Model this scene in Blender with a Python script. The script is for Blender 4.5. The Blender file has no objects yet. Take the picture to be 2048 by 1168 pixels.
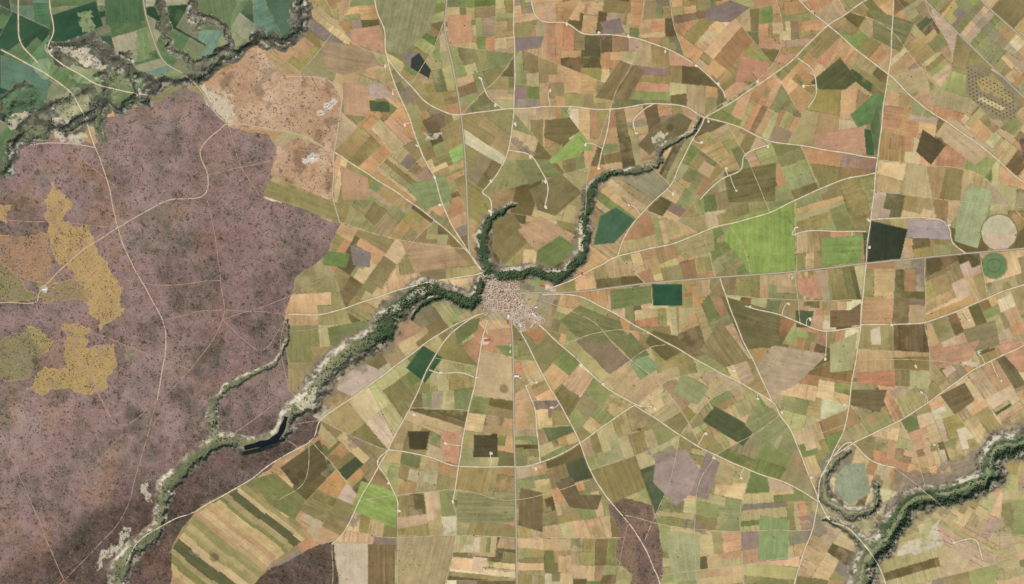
import bpy, math, random
import numpy as np
from mathutils import Vector
rng=np.random.default_rng(7); random.seed(7)
K=1.42
M=5.0   # metres per map unit
def lin(c):
    c=np.asarray(c,dtype=float)/255.0
    l=np.where(c<=0.04045,c/12.92,((c+0.055)/1.055)**2.4)
    return l/K
scene=bpy.context.scene
def link(o): scene.collection.objects.link(o); return o
# ---------------------------------------------------------------- survey grid
ST=1.5
X0,X1,Y0,Y1=-165,2214,-120,1290
xs=np.arange(X0,X1,ST,dtype=np.float32); ys=np.arange(Y0,Y1,ST,dtype=np.float32)
if len(xs)%2: xs=xs[:-1]
if len(ys)%2: ys=ys[:-1]
W,H=len(xs),len(ys)
PX,PY=np.meshgrid(xs,ys)
def vnoise(X,Y,scale,seed,octs=4,rough=0.5):
    r=np.random.default_rng(seed); out=np.zeros(X.shape,np.float32); a=1;tot=0
    for o in range(octs):
        L=r.random((256,256)).astype(np.float32)
        fx=X/scale+37.3*o+64; fy=Y/scale+11.7*o+64
        ix=np.floor(fx).astype(np.int32); iy=np.floor(fy).astype(np.int32)
        tx=(fx-ix);ty=(fy-iy);tx=tx*tx*(3-2*tx);ty=ty*ty*(3-2*ty)
        ix0=ix%256;ix1=(ix+1)%256;iy0=iy%256;iy1=(iy+1)%256
        out+=a*((L[iy0,ix0]*(1-tx)+L[iy0,ix1]*tx)*(1-ty)+(L[iy1,ix0]*(1-tx)+L[iy1,ix1]*tx)*ty)
        tot+=a;a*=rough;scale*=0.5
    return out/tot
def sstep(a,b,x):
    t=np.clip((x-a)/(b-a),0,1); return t*t*(3-2*t)
N1=vnoise(PX,PY,60,1,5); N2=vnoise(PX,PY,60,2,5); NF=vnoise(PX,PY,14,3,4,0.6); NL=vnoise(PX,PY,260,4,3)
NG=vnoise(PX,PY,30,9,4,0.6); NC=vnoise(PX,PY,9,55,3,.6); NS=vnoise(PX,PY,4,56,2,.6)
WX=PX+(N1-0.5)*26; WY=PY+(N2-0.5)*26
WX2=PX+(N1-0.5)*50+(NF-0.5)*22; WY2=PY+(N2-0.5)*50+(NG-0.5)*22
def inpoly(poly,X,Y):
    m=np.zeros(X.shape,bool); n=len(poly)
    for i in range(n):
        x1,y1=poly[i];x2,y2=poly[(i+1)%n]
        if y1==y2: continue
        c=((y1>Y)!=(y2>Y))&(X<(x2-x1)*(Y-y1)/(y2-y1)+x1)
        m^=c
    return m
def pmask(poly,mode=0):
    A=(PX,WX,WX2)[mode];B=(PY,WY,WY2)[mode]
    p=np.array(poly,float);pad=45
    c0=max(0,int((p[:,0].min()-pad-X0)/ST));c1=min(W,int((p[:,0].max()+pad-X0)/ST)+1)
    r0=max(0,int((p[:,1].min()-pad-Y0)/ST));r1=min(H,int((p[:,1].max()+pad-Y0)/ST)+1)
    m=np.zeros((H,W),bool)
    if c1>c0 and r1>r0: m[r0:r1,c0:c1]=inpoly(poly,A[r0:r1,c0:c1],B[r0:r1,c0:c1])
    return m
def distline(pts,maxd,A,B,ws=None):
    D=np.full((H,W),1e3,np.float32)
    for i in range(len(pts)-1):
        x1,y1=pts[i];x2,y2=pts[i+1];pad=maxd+40
        c0=max(0,int((min(x1,x2)-pad-X0)/ST));c1=min(W,int((max(x1,x2)+pad-X0)/ST)+1)
        r0=max(0,int((min(y1,y2)-pad-Y0)/ST));r1=min(H,int((max(y1,y2)+pad-Y0)/ST)+1)
        if c1<=c0 or r1<=r0: continue
        a=A[r0:r1,c0:c1];b=B[r0:r1,c0:c1]
        dx,dy=x2-x1,y2-y1;L=dx*dx+dy*dy+1e-9
        t=np.clip(((a-x1)*dx+(b-y1)*dy)/L,0,1)
        d=np.hypot(a-(x1+t*dx),b-(y1+t*dy))
        if ws is not None: d=d/(ws[i]*(1-t)+ws[i+1]*t)
        D[r0:r1,c0:c1]=np.minimum(D[r0:r1,c0:c1],d)
    return D
def smooth(pts,step=5.0):
    P=[np.array(p,float) for p in pts]
    P=[2*P[0]-P[1]]+P+[2*P[-1]-P[-2]]
    out=[]
    for i in range(1,len(P)-2):
        p0,p1,p2,p3=P[i-1:i+3];n=max(2,int(np.hypot(*(p2-p1))/step))
        for k in range(n):
            t=k/n
            out.append(0.5*((2*p1)+(-p0+p2)*t+(2*p0-5*p1+4*p2-p3)*t*t+(-p0+3*p1-3*p2+p3)*t**3))
    out.append(P[-2]); return np.array(out)
# ---------------------------------------------------------------- roads (survey lines)
PAVED=[
 [(950,528),(939,500),(936,450),(931,330),(922,228),(905,130),(890,60),(893,0),(896,-120)],
 [(1050,586),(1160,583),(1290,567),(1430,555),(1590,543),(1730,527),(1850,515),(1930,507),(2048,497),(2214,486)],
 [(1022,640),(1026,700),(1028,860),(1030,935),(1032,1050),(1034,1168),(1036,1290)],
 [(280,-120),(286,0),(300,60),(325,120),(370,150),(405,185),(430,225),(455,248)],
 [(1742,-120),(1850,0),(1935,85),(2048,195),(2214,350)],
 [(1850,-120),(1962,0),(2048,78),(2214,225)],
]
ROADS=[
 [(744,-120),(750,0),(768,60),(775,115),(820,170),(850,203),(885,222),(922,228),(1028,217),(1120,213),(1220,218),(1310,207),(1370,213),(1408,235),(1470,250),(1540,283),(1600,290),(1680,305),(1753,316)],
 [(1027,-120),(1027,0),(1029,110),(1028,217),(1016,300),(1000,340),(975,372),(965,385),(980,400),(982,432)],
 [(1016,300),(1060,310),(1085,345),(1095,375),(1090,412)],
 [(775,115),(790,170),(820,240),(845,310),(870,360),(890,420),(915,470),(962,540)],
 [(668,305),(740,350),(800,390),(870,440),(930,498),(965,540)],
 [(575,628),(650,628),(720,605),(800,580),(860,563),(940,552),(965,545)],
 [(1095,578),(1140,562),(1200,530),(1235,513),(1350,485),(1430,455),(1540,425),(1600,395),(1680,362),(1752,345)],
 [(1235,513),(1250,470),(1290,420),(1340,370),(1360,330),(1380,290),(1402,250),(1408,235)],
 [(1788,-120),(1787,0),(1780,120),(1765,230),(1755,320),(1742,430),(1732,520),(1725,600),(1720,660),(1705,760),(1690,850),(1665,910),(1640,960),(1635,1010),(1625,1060),(1605,1110),(1590,1168),(1570,1290)],
 [(1050,-120),(1062,0),(1080,40),(1130,45),(1170,68),(1240,70),(1300,85),(1370,115),(1410,145),(1442,178),(1450,195)],
 [(1408,235),(1470,200),(1530,160),(1590,115),(1650,55),(1700,22),(1760,-20),(1800,-60)],
 [(1520,-120),(1600,0),(1655,50),(1720,105),(1780,152),(1850,215),(1960,290),(2048,365),(2214,470)],
 [(955,630),(900,668),(860,730),(820,815),(775,900),(720,1000),(690,1060),(664,1088)],
 [(975,640),(960,700),(950,770),(930,850),(918,932),(905,1000)],
 [(775,898),(850,912),(920,932),(1030,933),(1080,925),(1130,905),(1160,885),(1210,850),(1270,810)],
 [(1040,660),(1080,740),(1115,800),(1160,885),(1180,940),(1210,990),(1245,1030),(1280,1080),(1310,1140),(1320,1168),(1350,1290)],
 [(1060,635),(1100,670),(1150,715),(1200,765),(1270,808),(1305,815)],
 [(1085,590),(1150,590),(1200,612),(1270,650),(1350,695),(1440,745),(1540,800),(1560,830),(1590,880),(1635,995)],
 [(1440,556),(1450,590),(1470,640),(1490,690),(1520,750),(1545,803)],
 [(1720,650),(1780,648),(1850,645),(1930,615),(2048,568),(2214,520)],
 [(1720,655),(1640,660),(1560,630),(1490,612)],
 [(1270,810),(1360,870),(1430,910),(1500,940),(1580,970),(1637,1003)],
 [(1665,912),(1720,880),(1800,840),(1850,810),(1940,745),(2048,690),(2214,610)],
 [(1742,438),(1860,436),(1895,450),(1905,485),(1930,507)],
 [(250,1130),(275,1085),(345,1040),(395,1020),(490,965),(555,920),(622,880),(642,840),(690,805),(770,748),(860,680),(940,635),(975,625)],
 [(1060,655),(1065,640),(1035,600)],
 [(1050,770),(1070,820),(1075,870),(1080,925)],
 [(1270,265),(1268,240),(1290,218),(1310,207)],
 [(1595,115),(1625,140),(1632,185),(1615,215)],
 [(1195,340),(1215,260),(1220,218)],
 [(960,155),(975,190),(1005,217)],
 [(1160,728),(1178,744),(1203,766)],
 [(1535,290),(1490,310),(1480,340),(1440,360),(1400,400)],
 [(1590,455),(1585,470),(1620,462),(1732,463)],
 [(950,755),(920,745),(878,745),(858,740)],
 [(775,900),(755,925),(775,960),(795,1000),(795,1025)],
 [(1665,912),(1700,885),(1740,920),(1790,935)],
 [(1635,995),(1660,1040),(1700,1060),(1745,1110),(1770,1168),(1790,1290)],
 [(1905,1085),(1950,1080),(1965,1120)],
 [(0,98),(60,130),(130,175),(160,215),(190,295)],
 [(95,-120),(98,0),(105,60),(98,105),(160,150),(200,170),(290,190)],
 [(35,-120),(36,0),(38,80),(75,125)],
]
# lesser farm tracks that bound the blocks of fields
MINOR=[
 [(1170,430),(1175,350),(1190,300),(1230,190),(1275,90),(1300,-120)],
 [(1340,370),(1300,330),(1315,330)],
 [(690,-120),(700,0),(668,60),(615,130)],
 [(1325,-120),(1340,0),(1350,60),(1370,113)],
 [(1850,-120),(1850,0),(1905,120),(1850,215),(1830,290)],
 [(1700,22),(1780,60),(1850,150)],
 [(775,115),(700,80),(640,-20)],[(820,170),(870,90),(893,20)],[(922,228),(1000,150),(1028,110)],
 [(740,350),(790,300),(835,275)],[(680,445),(800,480),(930,498)],[(870,440),(820,490),(760,585)],
 [(1408,235),(1560,100),(1520,-120)],[(1455,250),(1500,330),(1540,425)],[(1600,290),(1640,380)],
 [(1235,513),(1290,567)],[(1290,420),(1400,470),(1430,555)],[(1460,452),(1490,500),(1500,548)],[(1590,400),(1592,543)],
 [(1755,320),(1850,330),(1960,350),(2048,440)],[(1742,380),(1900,400),(2048,415)],[(1850,330),(1870,436)],
 [(1450,590),(1590,600),(1725,600)],[(1590,543),(1600,650)],[(1850,515),(1850,645)],[(1960,505),(1975,600)],
 [(1720,720),(1850,720),(1960,735)],[(1850,645),(1860,730),(1850,810)],[(1690,850),(1600,880)],[(1800,840),(1830,900),(1850,970)],
 [(1085,600),(1180,640),(1240,700),(1340,790),(1400,890)],[(1120,690),(1220,660),(1300,668)],[(1200,765),(1290,700),(1330,690)],
 [(1270,810),(1340,760),(1430,740)],[(1360,870),(1420,800),(1480,768)],[(1430,910),(1520,860),(1560,830)],[(1500,940),(1480,1050),(1500,1290)],[(1360,870),(1340,960),(1290,1080)],
 [(1430,910),(1390,1010),(1400,1290)],[(1180,940),(1300,900),(1360,870)],[(1245,1030),(1400,1060),(1625,1060)],
 [(1028,720),(1070,722)],[(960,700),(1028,715)],[(870,715),(960,735)],[(950,790),(1028,800),(1110,800)],[(820,815),(940,820)],[(1028,860),(1140,850)],
 [(690,1060),(790,1075),(910,1070),(1032,1075),(1250,1075)],[(905,1000),(912,1070),(860,1290)],[(795,1025),(795,1290)],[(720,1000),(905,980),(1032,1000),(1180,960)],
 [(642,840),(720,880),(775,900)],[(622,880),(690,960),(720,1000)],[(664,1088),(668,1290)],[(620,880),(610,960),(560,1000)],
 [(1605,1110),(1480,1130),(1320,1150)],[(1790,935),(1870,1000),(1950,1060),(2048,1070)],
]
TRACKS=[
 [(190,295),(215,360),(235,455),(270,540),(325,640),(330,700),(315,800)],
 [(235,455),(270,435),(340,400),(405,392),(416,350),(400,300),(440,258),(460,248),(530,255),(600,270),(668,305)],
 [(235,455),(160,505),(85,575),(70,605),(0,605),(-165,610)],
 [(668,305),(682,200),(655,160),(600,152),(560,155)],
 [(668,305),(666,390),(680,445)],
 [(190,295),(120,285),(60,290)],
]
FAINT=[
 [(412,395),(430,470),(440,560),(445,640),(380,740),(315,800),(240,850),(180,760)],
 [(470,190),(520,150),(500,130),(540,110)],[(470,190),(560,210),(640,220),(668,205)],[(560,155),(545,175),(500,185)],
 [(556,290),(600,300),(668,305)],[(560,330),(610,340),(666,350)],[(624,316),(660,310)],
 [(445,640),(560,600),(640,560)],[(235,455),(120,445),(0,440)],[(325,640),(430,620),(575,628)],
 [(315,800),(280,920),(240,1040),(120,1168)],[(445,640),(520,700),(570,640)],
 [(230,850),(150,700),(118,640)],[(560,800),(520,830),(440,885)],[(0,860),(60,1000),(130,1168)],
 [(600,900),(560,860),(640,840)],
 [(650,655),(578,660),(575,628)],[(1255,1050),(1230,1168)],[(380,740),(250,690),(118,640)],[(240,380),(140,300)],
 [(460,255),(480,330),(520,390)],[(416,350),(500,330),(550,320)],[(240,560),(330,570),(440,560)],[(570,640),(560,690),(578,780)],
]
roadD=np.full((H,W),1e3,np.float32)
for L in PAVED+ROADS: roadD=np.minimum(roadD,distline(smooth(L,12),14,PX,PY))
minD=np.full((H,W),1e3,np.float32)
for L in MINOR: minD=np.minimum(minD,distline(smooth(L,12),8,PX,PY))
SEG=[]
for L in PAVED+ROADS+MINOR:
    s=smooth(L,25)
    for i in range(len(s)-1): SEG.append((*((s[i]+s[i+1])/2),math.atan2(s[i+1][1]-s[i][1],s[i+1][0]-s[i][0])))
SEG=np.array(SEG)
# ---------------------------------------------------------------- relief
GORGES=[
 ([(1398,232),(1380,268),(1322,300),(1315,330),(1270,347),(1212,358),(1180,385),(1170,430),(1170,480),(1155,515),(1115,550),(1060,541),(1010,550),(972,540)],
  [5,6,7,8,9,10,12,13,14,14,15,16,16,17],22),
 ([(1025,412),(978,440),(966,480),(968,520),(970,545)],[5,11,13,14,16],24),
 ([(972,542),(957,572),(948,606),(905,592),(850,578),(812,598),(775,632),(755,672),(700,702),(660,742),(620,790),(582,830),(560,870),(510,888),(440,885),(390,915),(340,960),(322,1010),(310,1060),(258,1105),(235,1168),(215,1290)],
  [15,16,18,20,23,26,26,27,26,25,24,22,19,17,16,17,18,17,17,22,24,26],34),
 ([(880,600),(850,605),(830,625),(822,640)],[8,10,8,5],24),
 ([(570,640),(570,690),(545,732),(470,762),(430,800),(430,850),(437,885)],[3,5,8,10,11,11,12],18),
 ([(2214,800),(2120,850),(2048,886),(1985,905),(1972,955),(1900,985),(1830,998),(1792,1035),(1770,1080),(1738,1112),(1722,1168),(1715,1290)],
  [34,34,32,30,28,28,28,30,30,32,36,38],42),
 ([(1700,905),(1662,932),(1652,985),(1690,1025),(1745,1018),(1752,985),(1745,960)],[8,12,15,16,14,9,5],20),
 ([(1650,1040),(1700,1062),(1740,1100)],[8,13,20],28),
]
gT=np.full((H,W),50,np.float32); height=np.zeros((H,W),np.float32)
GX=PX+(N1-0.5)*22+(NF-0.5)*14; GY=PY+(N2-0.5)*22+(NG-0.5)*14
for pts,ws,dep in GORGES:
    s=smooth(pts,10)
    P=np.array(pts,float);cum=np.r_[0,np.cumsum(np.hypot(*np.diff(P,axis=0).T))]
    sc=np.r_[0,np.cumsum(np.hypot(*np.diff(s,axis=0).T))]; w=np.interp(sc/sc[-1]*cum[-1],cum,ws)*.88
    T=distline(s,90,GX,GY,w); T=T*(1+(NG-.5)*1.0+(NC-.5)*.5)
    gT=np.minimum(gT,T)
    prof=0.7*(1-sstep(0.35,0.95,T))+0.3*(1-sstep(0.2,1.4,T))
    height=np.minimum(height,-dep*prof)
VALLEY=[(-200,-150),(640,-150),(640,-20),(600,60),(572,96),(520,84),(470,105),(425,140),(400,165),(380,172),(340,172),(300,180),(305,215),(268,205),(245,232),(215,215),(208,280),(188,250),(150,262),(92,262),(85,285),(38,288),(30,340),(6,345),(-200,330)]
vm=inpoly(VALLEY,WX2,WY2)
VB=distline(VALLEY+[VALLEY[0]],60,WX2,WY2)
sd=np.where(vm,VB,-VB)+(NG-.5)*16
vdep=sstep(-4,24,sd)
height=np.minimum(height,-55*vdep)
SCARPS=[([(325,-40),(322,40),(340,100),(375,132),(430,105),(460,88),(440,60),(400,50),(385,25)],10,18),
 ([(120,105),(170,100),(215,115),(250,140),(285,160)],21,32),([(20,215),(70,225),(120,215),(165,200)],16,28),([(500,75),(560,85),(600,60),(650,60),(700,20)],6,10),
 ([(140,250),(190,225),(215,180),(200,150)],17,28),([(250,110),(270,150),(275,200)],13,28),([(60,250),(30,300),(20,345)],20,34),([(570,95),(625,110)],7,10),([(0,200),(40,180),(60,210)],9,18),([(430,105),(500,90)],8,14)]
scT=np.full((H,W),50,np.float32)
for pts,w,hh in SCARPS:
    T=distline(smooth(pts,12),60,WX2,WY2)/w*(1+(NG-.5)*1.1)
    scT=np.minimum(scT,T); height+=hh*(1-sstep(0.1,1.1,T))*vdep
fade=np.minimum(sstep(X0,X0+90,PX)*(1-sstep(X1-90,X1-4,PX)),sstep(Y0,Y0+70,PY)*(1-sstep(Y1-70,Y1-4,PY)))
height+=(NL-0.5)*36
rough=np.clip((1.25-gT)*2,0,1)+np.clip((14-np.abs(sd-8))/8,0,1)+np.clip(1.2-scT,0,1)
rough=np.clip(rough,0,1)
height+=rough*((NF-0.5)*18+(NS-.5)*6)
height*=fade
RES=[(488,897),(515,890),(540,884),(558,870),(567,850),(572,834)]
rD=distline(smooth(RES,4),30,PX+(NF-.5)*4,PY+(NG-.5)*4)
zres=float(np.percentile(height[(rD<8)],30))-3
kk=1-sstep(5.5,15,rD); height=height*(1-kk)+(zres-6)*kk
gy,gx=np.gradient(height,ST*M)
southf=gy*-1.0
def hz(x,y):
    fx=np.clip((np.asarray(x,float)-X0)/ST,0,W-1.001);fy=np.clip((np.asarray(y,float)-Y0)/ST,0,H-1.001)
    ix=fx.astype(int);iy=fy.astype(int);tx=fx-ix;ty=fy-iy
    return (height[iy,ix]*(1-tx)+height[iy,ix+1]*tx)*(1-ty)+(height[iy+1,ix]*(1-tx)+height[iy+1,ix+1]*tx)*ty
# ---------------------------------------------------------------- land classes
SHRUB=[(-200,355),(10,350),(30,300),(90,275),(150,272),(190,290),(215,240),(300,205),(380,178),(408,190),(430,232),(450,250),(540,268),(556,292),(548,340),(530,362),(524,392),(680,446),(655,500),(590,560),(568,625),(582,780),(600,810),(640,835),(636,868),(555,922),(490,965),(395,1020),(345,1095),(338,1168),(345,1300),(-200,1300)]
SANDY=[(405,178),(470,125),(500,95),(530,85),(560,150),(655,158),(685,200),(668,305),(600,272),(530,256),(450,248),(430,225)]
SANDY2=[(556,290),(600,275),(668,305),(668,404),(540,350)]
SCRUB=[[(500,1168),(540,1130),(600,1105),(664,1082),(676,1168),(680,1300),(470,1300)],[(1222,1010),(1250,1002),(1305,1012),(1318,1060),(1330,1110),(1322,1200),(1300,1300),(1262,1300),(1262,1150),(1232,1110),(1240,1060)],[(2035,280),(2214,260),(2214,330),(2048,325)]]
cls=np.zeros((H,W),np.int8)
cls[pmask(SHRUB,1)]=1
cls[pmask(SANDY,1)|pmask(SANDY2,0)]=2
scr=np.zeros((H,W),bool)
for s in SCRUB: scr|=pmask(s,1)
cls[scr]=1
inval=(sd>13)
cls[(cls>0)&(sd>13)]=0
rim=(gT<1.08+0.7*(NG-0.45)); scarpz=((sd>-7)&(sd<22+46*(NG-0.47)))|((scT<1.2)&(sd>0))
cls[rim|scarpz]=3; cls[rD<14]=3
VILL=[(962,552),(985,548),(1000,562),(1035,562),(1040,590),(1052,608),(1068,622),(1092,640),(1080,652),(1060,642),(1046,634),(1052,662),(1040,664),(1018,640),(1012,626),(985,622),(968,612),(962,590),(972,575)]
vg=pmask(VILL,0)
cls[vg]=4
# ---------------------------------------------------------------- parcels
farm=(cls==0)
region=np.where(inval,1,0)
barrier=(roadD<2.3)|(~farm)|(minD<1.6)
ed=np.zeros((H,W),bool); ed[:,1:]|=region[:,1:]!=region[:,:-1]
barrier|=ed
hb=barrier.reshape(H//2,2,W//2,2).any(axis=(1,3)); h2,w2=hb.shape
pad=np.ones((h2+2,w2+2),np.uint8); pad[1:-1,1:-1]=hb
flat=bytearray(pad.tobytes()); PW=w2+2
lab=np.full(len(flat),-1,np.int32); comps=[]
start=0
while True:
    s=flat.find(b'\x00',start)
    if s<0: break
    start=s; flat[s]=1; st=[s]; comp=[s]
    while st:
        p=st.pop()
        for q in (p-1,p+1,p-PW,p+PW):
            if not flat[q]:
                flat[q]=1; st.append(q); comp.append(q)
    lab[comp]=len(comps); comps.append(len(comp))
lab=lab.reshape(h2+2,w2+2)[1:-1,1:-1].copy()
for it in range(4):
    for ax,sh in ((0,1),(0,-1),(1,1),(1,-1)):
        r=np.roll(lab,sh,axis=ax); m=(lab<0)&(r>=0); lab[m]=r[m]
LAB=np.repeat(np.repeat(lab,2,0),2,1)
LABf=np.where(farm,LAB,-1).ravel()
fx=PX.ravel();fy=PY.ravel()
order=np.argsort(LABf,kind='stable'); sl=LABf[order]
b=np.searchsorted(sl,np.arange(len(comps)+1))
parcel=np.zeros(H*W,np.int32); block=np.zeros(H*W,np.int32)
PC=[dict(c=(0,0),a=0,area=0)]
nb=[0]
def near_ang(cx,cy):
    d=(SEG[:,0]-cx)**2+(SEG[:,1]-cy)**2
    i=np.argmin(d); return SEG[i,2]
def leaf(idx,ang):
    parcel[idx]=len(PC); PC.append(dict(c=(fx[idx].mean(),fy[idx].mean()),a=ang,area=len(idx)*2.25))
def cut(idx,ang,target,blk):
    stack=[(idx,ang,target,blk)]
    while stack:
        idx,ang,target,blk=stack.pop()
        n=len(idx); area=n*2.25
        if n<6:
            if n: leaf(idx,ang)
            continue
        x=fx[idx];y=fy[idx]
        if not blk and (area>22000 or block[idx[0]]==0):
            ang=near_ang(x.mean(),y.mean())+random.gauss(0,0.04)
        if area<=22000 and not blk:
            nb[0]+=1; block[idx]=nb[0]; blk=True; target=max(750,random.lognormvariate(math.log(1350),0.6))
        if area<target*random.uniform(0.6,2.1): leaf(idx,ang); continue
        u=x*math.cos(ang)+y*math.sin(ang); v=-x*math.sin(ang)+y*math.cos(ang)
        ul,uh=np.percentile(u,[1,99]);vl,vh=np.percentile(v,[1,99]);eu=uh-ul;ev=vh-vl
        if blk and area<8000 and area>1800 and random.random()<0.12:
            k=random.randint(3,5)
            if eu>ev*1.3 and random.random()<0.5: c=v;lo,hi=vl,vh
            else: c=u;lo,hi=ul,uh
            cutp=np.sort(np.array([lo+(hi-lo)*(i+random.uniform(-.3,.3))/k for i in range(1,k)]))
            g_=np.searchsorted(cutp,c)
            for i in range(k):
                s=idx[g_==i]
                if len(s): leaf(s,ang+(0 if c is v else math.pi/2))
            continue
        useu=eu>ev
        if blk and max(eu,ev)/max(1,min(eu,ev))<1.6 and random.random()<0.3: useu=not useu
        f=random.choice([random.uniform(.25,.75),0.5])
        sk=random.gauss(0,0.06)
        if useu: m=(u+sk*(v-v.mean()))<ul+eu*f
        else: m=(v+sk*(u-u.mean()))<vl+ev*f
        if blk and random.random()<0.22:
            o=v if useu else u; mm=o>np.percentile(o,random.choice([35,50,65])); c=u if useu else v
            st_=random.choice([-1,1])*random.uniform(.1,.2)
            m=c<((ul if useu else vl)+(eu if useu else ev)*np.where(mm,f-st_,f+st_))
        for s in (idx[m],idx[~m]): stack.append((s,ang,target,blk))
for ci in range(len(comps)):
    idx=order[b[ci]:b[ci+1]]
    if len(idx)>3: cut(idx,0.0,1500,False)
nP=len(PC)
print('parcels',nP)
TAN,ORG,LOR,OLV,DOL,GOL,LOL,PAL,GRN,DGR,MAU,PNK,BRT=range(13)
PAL_S=np.array([(210,176,124),(194,142,94),(208,162,112),(152,134,80),(102,90,52),(146,146,88),(184,170,112),(218,198,156),(118,130,68),(72,88,54),(146,126,110),(196,166,134),(140,160,82)],float)
ANC=[((1150,60),{ORG:3,LOR:2,OLV:3,DOL:1.5,LOL:1,MAU:1,TAN:1}),
((1400,60),{ORG:3,LOR:2,OLV:3,DOL:1,MAU:.6,TAN:1}),
((700,130),{TAN:2,ORG:2,LOR:2,OLV:2,MAU:1.2,GOL:1}),
((830,40),{TAN:1,GOL:3,LOL:2,OLV:2,GRN:1,DOL:1}),
((780,350),{TAN:2,LOR:1.5,OLV:3,GOL:1.5,ORG:1.5,MAU:.4}),
((960,330),{OLV:3,TAN:1,DOL:1,ORG:1,MAU:.7,GOL:1}),
((1080,470),{OLV:3,DOL:1,TAN:1,LOL:1}),
((1600,110),{ORG:3,LOR:3,TAN:1,OLV:2,GRN:.5,DOL:.5}),
((1780,90),{ORG:2,LOR:2,TAN:1,OLV:2.5,GOL:1.5,DOL:1}),
((1960,100),{OLV:3,TAN:2,GOL:1.5,PNK:1}),
((1560,330),{OLV:3,GOL:2.5,LOL:2,GRN:1,DOL:1.5,ORG:1}),
((1900,350),{TAN:2,LOL:2,OLV:2,DOL:1,ORG:1,LOR:1.5,PAL:.5,MAU:.4}),
((1540,480),{GOL:4,GRN:2,OLV:2,LOR:1}),
((1280,490),{TAN:2,LOR:2,OLV:2,ORG:1,LOL:1}),
((1300,640),{OLV:2,ORG:2,TAN:2,DOL:1.2,GOL:1}),
((1800,650),{TAN:2,ORG:1.5,PAL:1,OLV:2,DOL:1.2,PNK:1}),
((1650,760),{ORG:2,TAN:2,LOR:1,OLV:2,PNK:1,DOL:1}),
((1920,850),{LOL:2,TAN:2,OLV:2,LOR:1.5,PAL:1,DOL:.7}),
((1550,900),{GOL:3,LOL:2,TAN:1.5,GRN:1,LOR:1,OLV:1}),
((1350,780),{GOL:2,LOL:2,TAN:2,OLV:1,ORG:1}),
((1100,820),{GOL:2,OLV:2,TAN:2,GRN:1,DOL:1,LOR:.7}),
((1120,680),{OLV:2,TAN:1.5,ORG:1,DOL:1,GOL:2}),
((880,830),{GOL:2.5,TAN:1.5,OLV:2,LOR:1,LOL:2,DOL:1}),
((720,780),{TAN:2,OLV:2,LOR:1,PAL:1}),
((650,960),{OLV:3,ORG:2,TAN:1,DOL:1}),
((850,1080),{LOL:2,PAL:1,OLV:3,TAN:2,GOL:1,DOL:1}),
((1120,1080),{OLV:3,DOL:1.2,TAN:2,LOR:1.5}),
((1450,1080),{LOL:3,TAN:2,GOL:1.5,LOR:1}),
((1300,950),{TAN:2,OLV:2,GOL:2}),
((1950,1080),{TAN:3,LOL:2,PNK:1,GOL:1}),
((620,660),{OLV:4,TAN:1,GOL:2,LOR:1})]
AX=np.array([a[0] for a in ANC],float);AW=np.zeros((len(ANC),13))
for i,(p,d) in enumerate(ANC):
    for k,v in d.items(): AW[i,k]=v
    AW[i]/=AW[i].sum()
VS=np.array([(64,96,64),(50,78,56),(102,126,80),(86,112,76),(150,154,106),(134,132,100),(114,138,112),(72,92,64),(160,152,120)],float); VP=np.array([2.5,2,2.5,2.5,2.2,1.6,1.2,1.6,1.2]);VP/=VP.sum()
pcol=np.zeros((nP,3));pcol2=np.zeros((nP,3));prow=np.zeros(nP);pang=np.zeros(nP);pcx=np.zeros(nP);pcy=np.zeros(nP);pgx=rng.normal(0,.05,nP);pgy=rng.normal(0,.05,nP);pmx=rng.choice([0,.25,.5,.8],nP,p=[.2,.3,.3,.2])
SDq=lambda x,y: sd[min(H-1,max(0,int((y-Y0)/ST))),min(W-1,max(0,int((x-X0)/ST)))]
for i,p in enumerate(PC):
    cx,cy=p['c']; pang[i]=p['a'];pcx[i]=cx;pcy[i]=cy
    if SDq(cx,cy)>8:
        c=VS[rng.choice(9,p=VP)]; c2=VS[rng.choice(9,p=VP)]
    else:
        d=((AX[:,0]-cx)**2+(AX[:,1]-cy)**2)+900; w=(1/d**1.5)@AW; w=w+0.012*w.sum(); w[BRT]*=.4; w[DGR]*=.7
        w/=w.sum(); avg=w@PAL_S
        c=PAL_S[rng.choice(13,p=w)].copy(); c2=PAL_S[rng.choice(13,p=w)]
        if rng.random()<0.3: c=0.6*c+0.4*PAL_S[rng.choice(13,p=w)]
        c=c*.88+avg*.12
    f=rng.normal(1,0.05);j=rng.normal(0,3,3)
    pcol[i]=lin(np.clip(c*f+j,15,235)); pcol2[i]=lin(np.clip(.45*c*f+j+.55*c2,15,235)); prow[i]=rng.choice([0.15,0.35,0.6,0.95],p=[.3,.3,.25,.15])
pi=parcel.reshape(H,W)
ang=pang[pi].astype(np.float32)
U=((PX-pcx[pi])*np.cos(ang)+(PY-pcy[pi])*np.sin(ang))*M
V=(-(PX-pcx[pi])*np.sin(ang)+(PY-pcy[pi])*np.cos(ang))*M
off=(pi*7.31)%97
NV=vnoise(PX+off*31,PY+off*17,26,91,4,.6)
t=(sstep(.42,.64,NV)*pmx[pi])[...,None].astype(np.float32)
col=(pcol[pi]*(1-t)+pcol2[pi]*t)*(1+np.clip(pgx[pi]*U/110+pgy[pi]*V/110,-.16,.16))[...,None]
col=col.astype(np.float32)
row=prow[pi].astype(np.float32)
e=np.zeros((H,W),bool);e[:,1:]|=pi[:,1:]!=pi[:,:-1];e[1:,:]|=pi[1:,:]!=pi[:-1,:]
bl=block.reshape(H,W);eb=np.zeros((H,W),bool);eb[:,1:]|=bl[:,1:]!=bl[:,:-1];eb[1:,:]|=bl[1:,:]!=bl[:-1,:]
def mix(mask,c,f):
    global col
    f=np.asarray(f,np.float32)*mask; col=col*(1-f[...,None])+np.asarray(c,np.float32)*f[...,None]
NB=vnoise(PX,PY,22,31,2)
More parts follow.
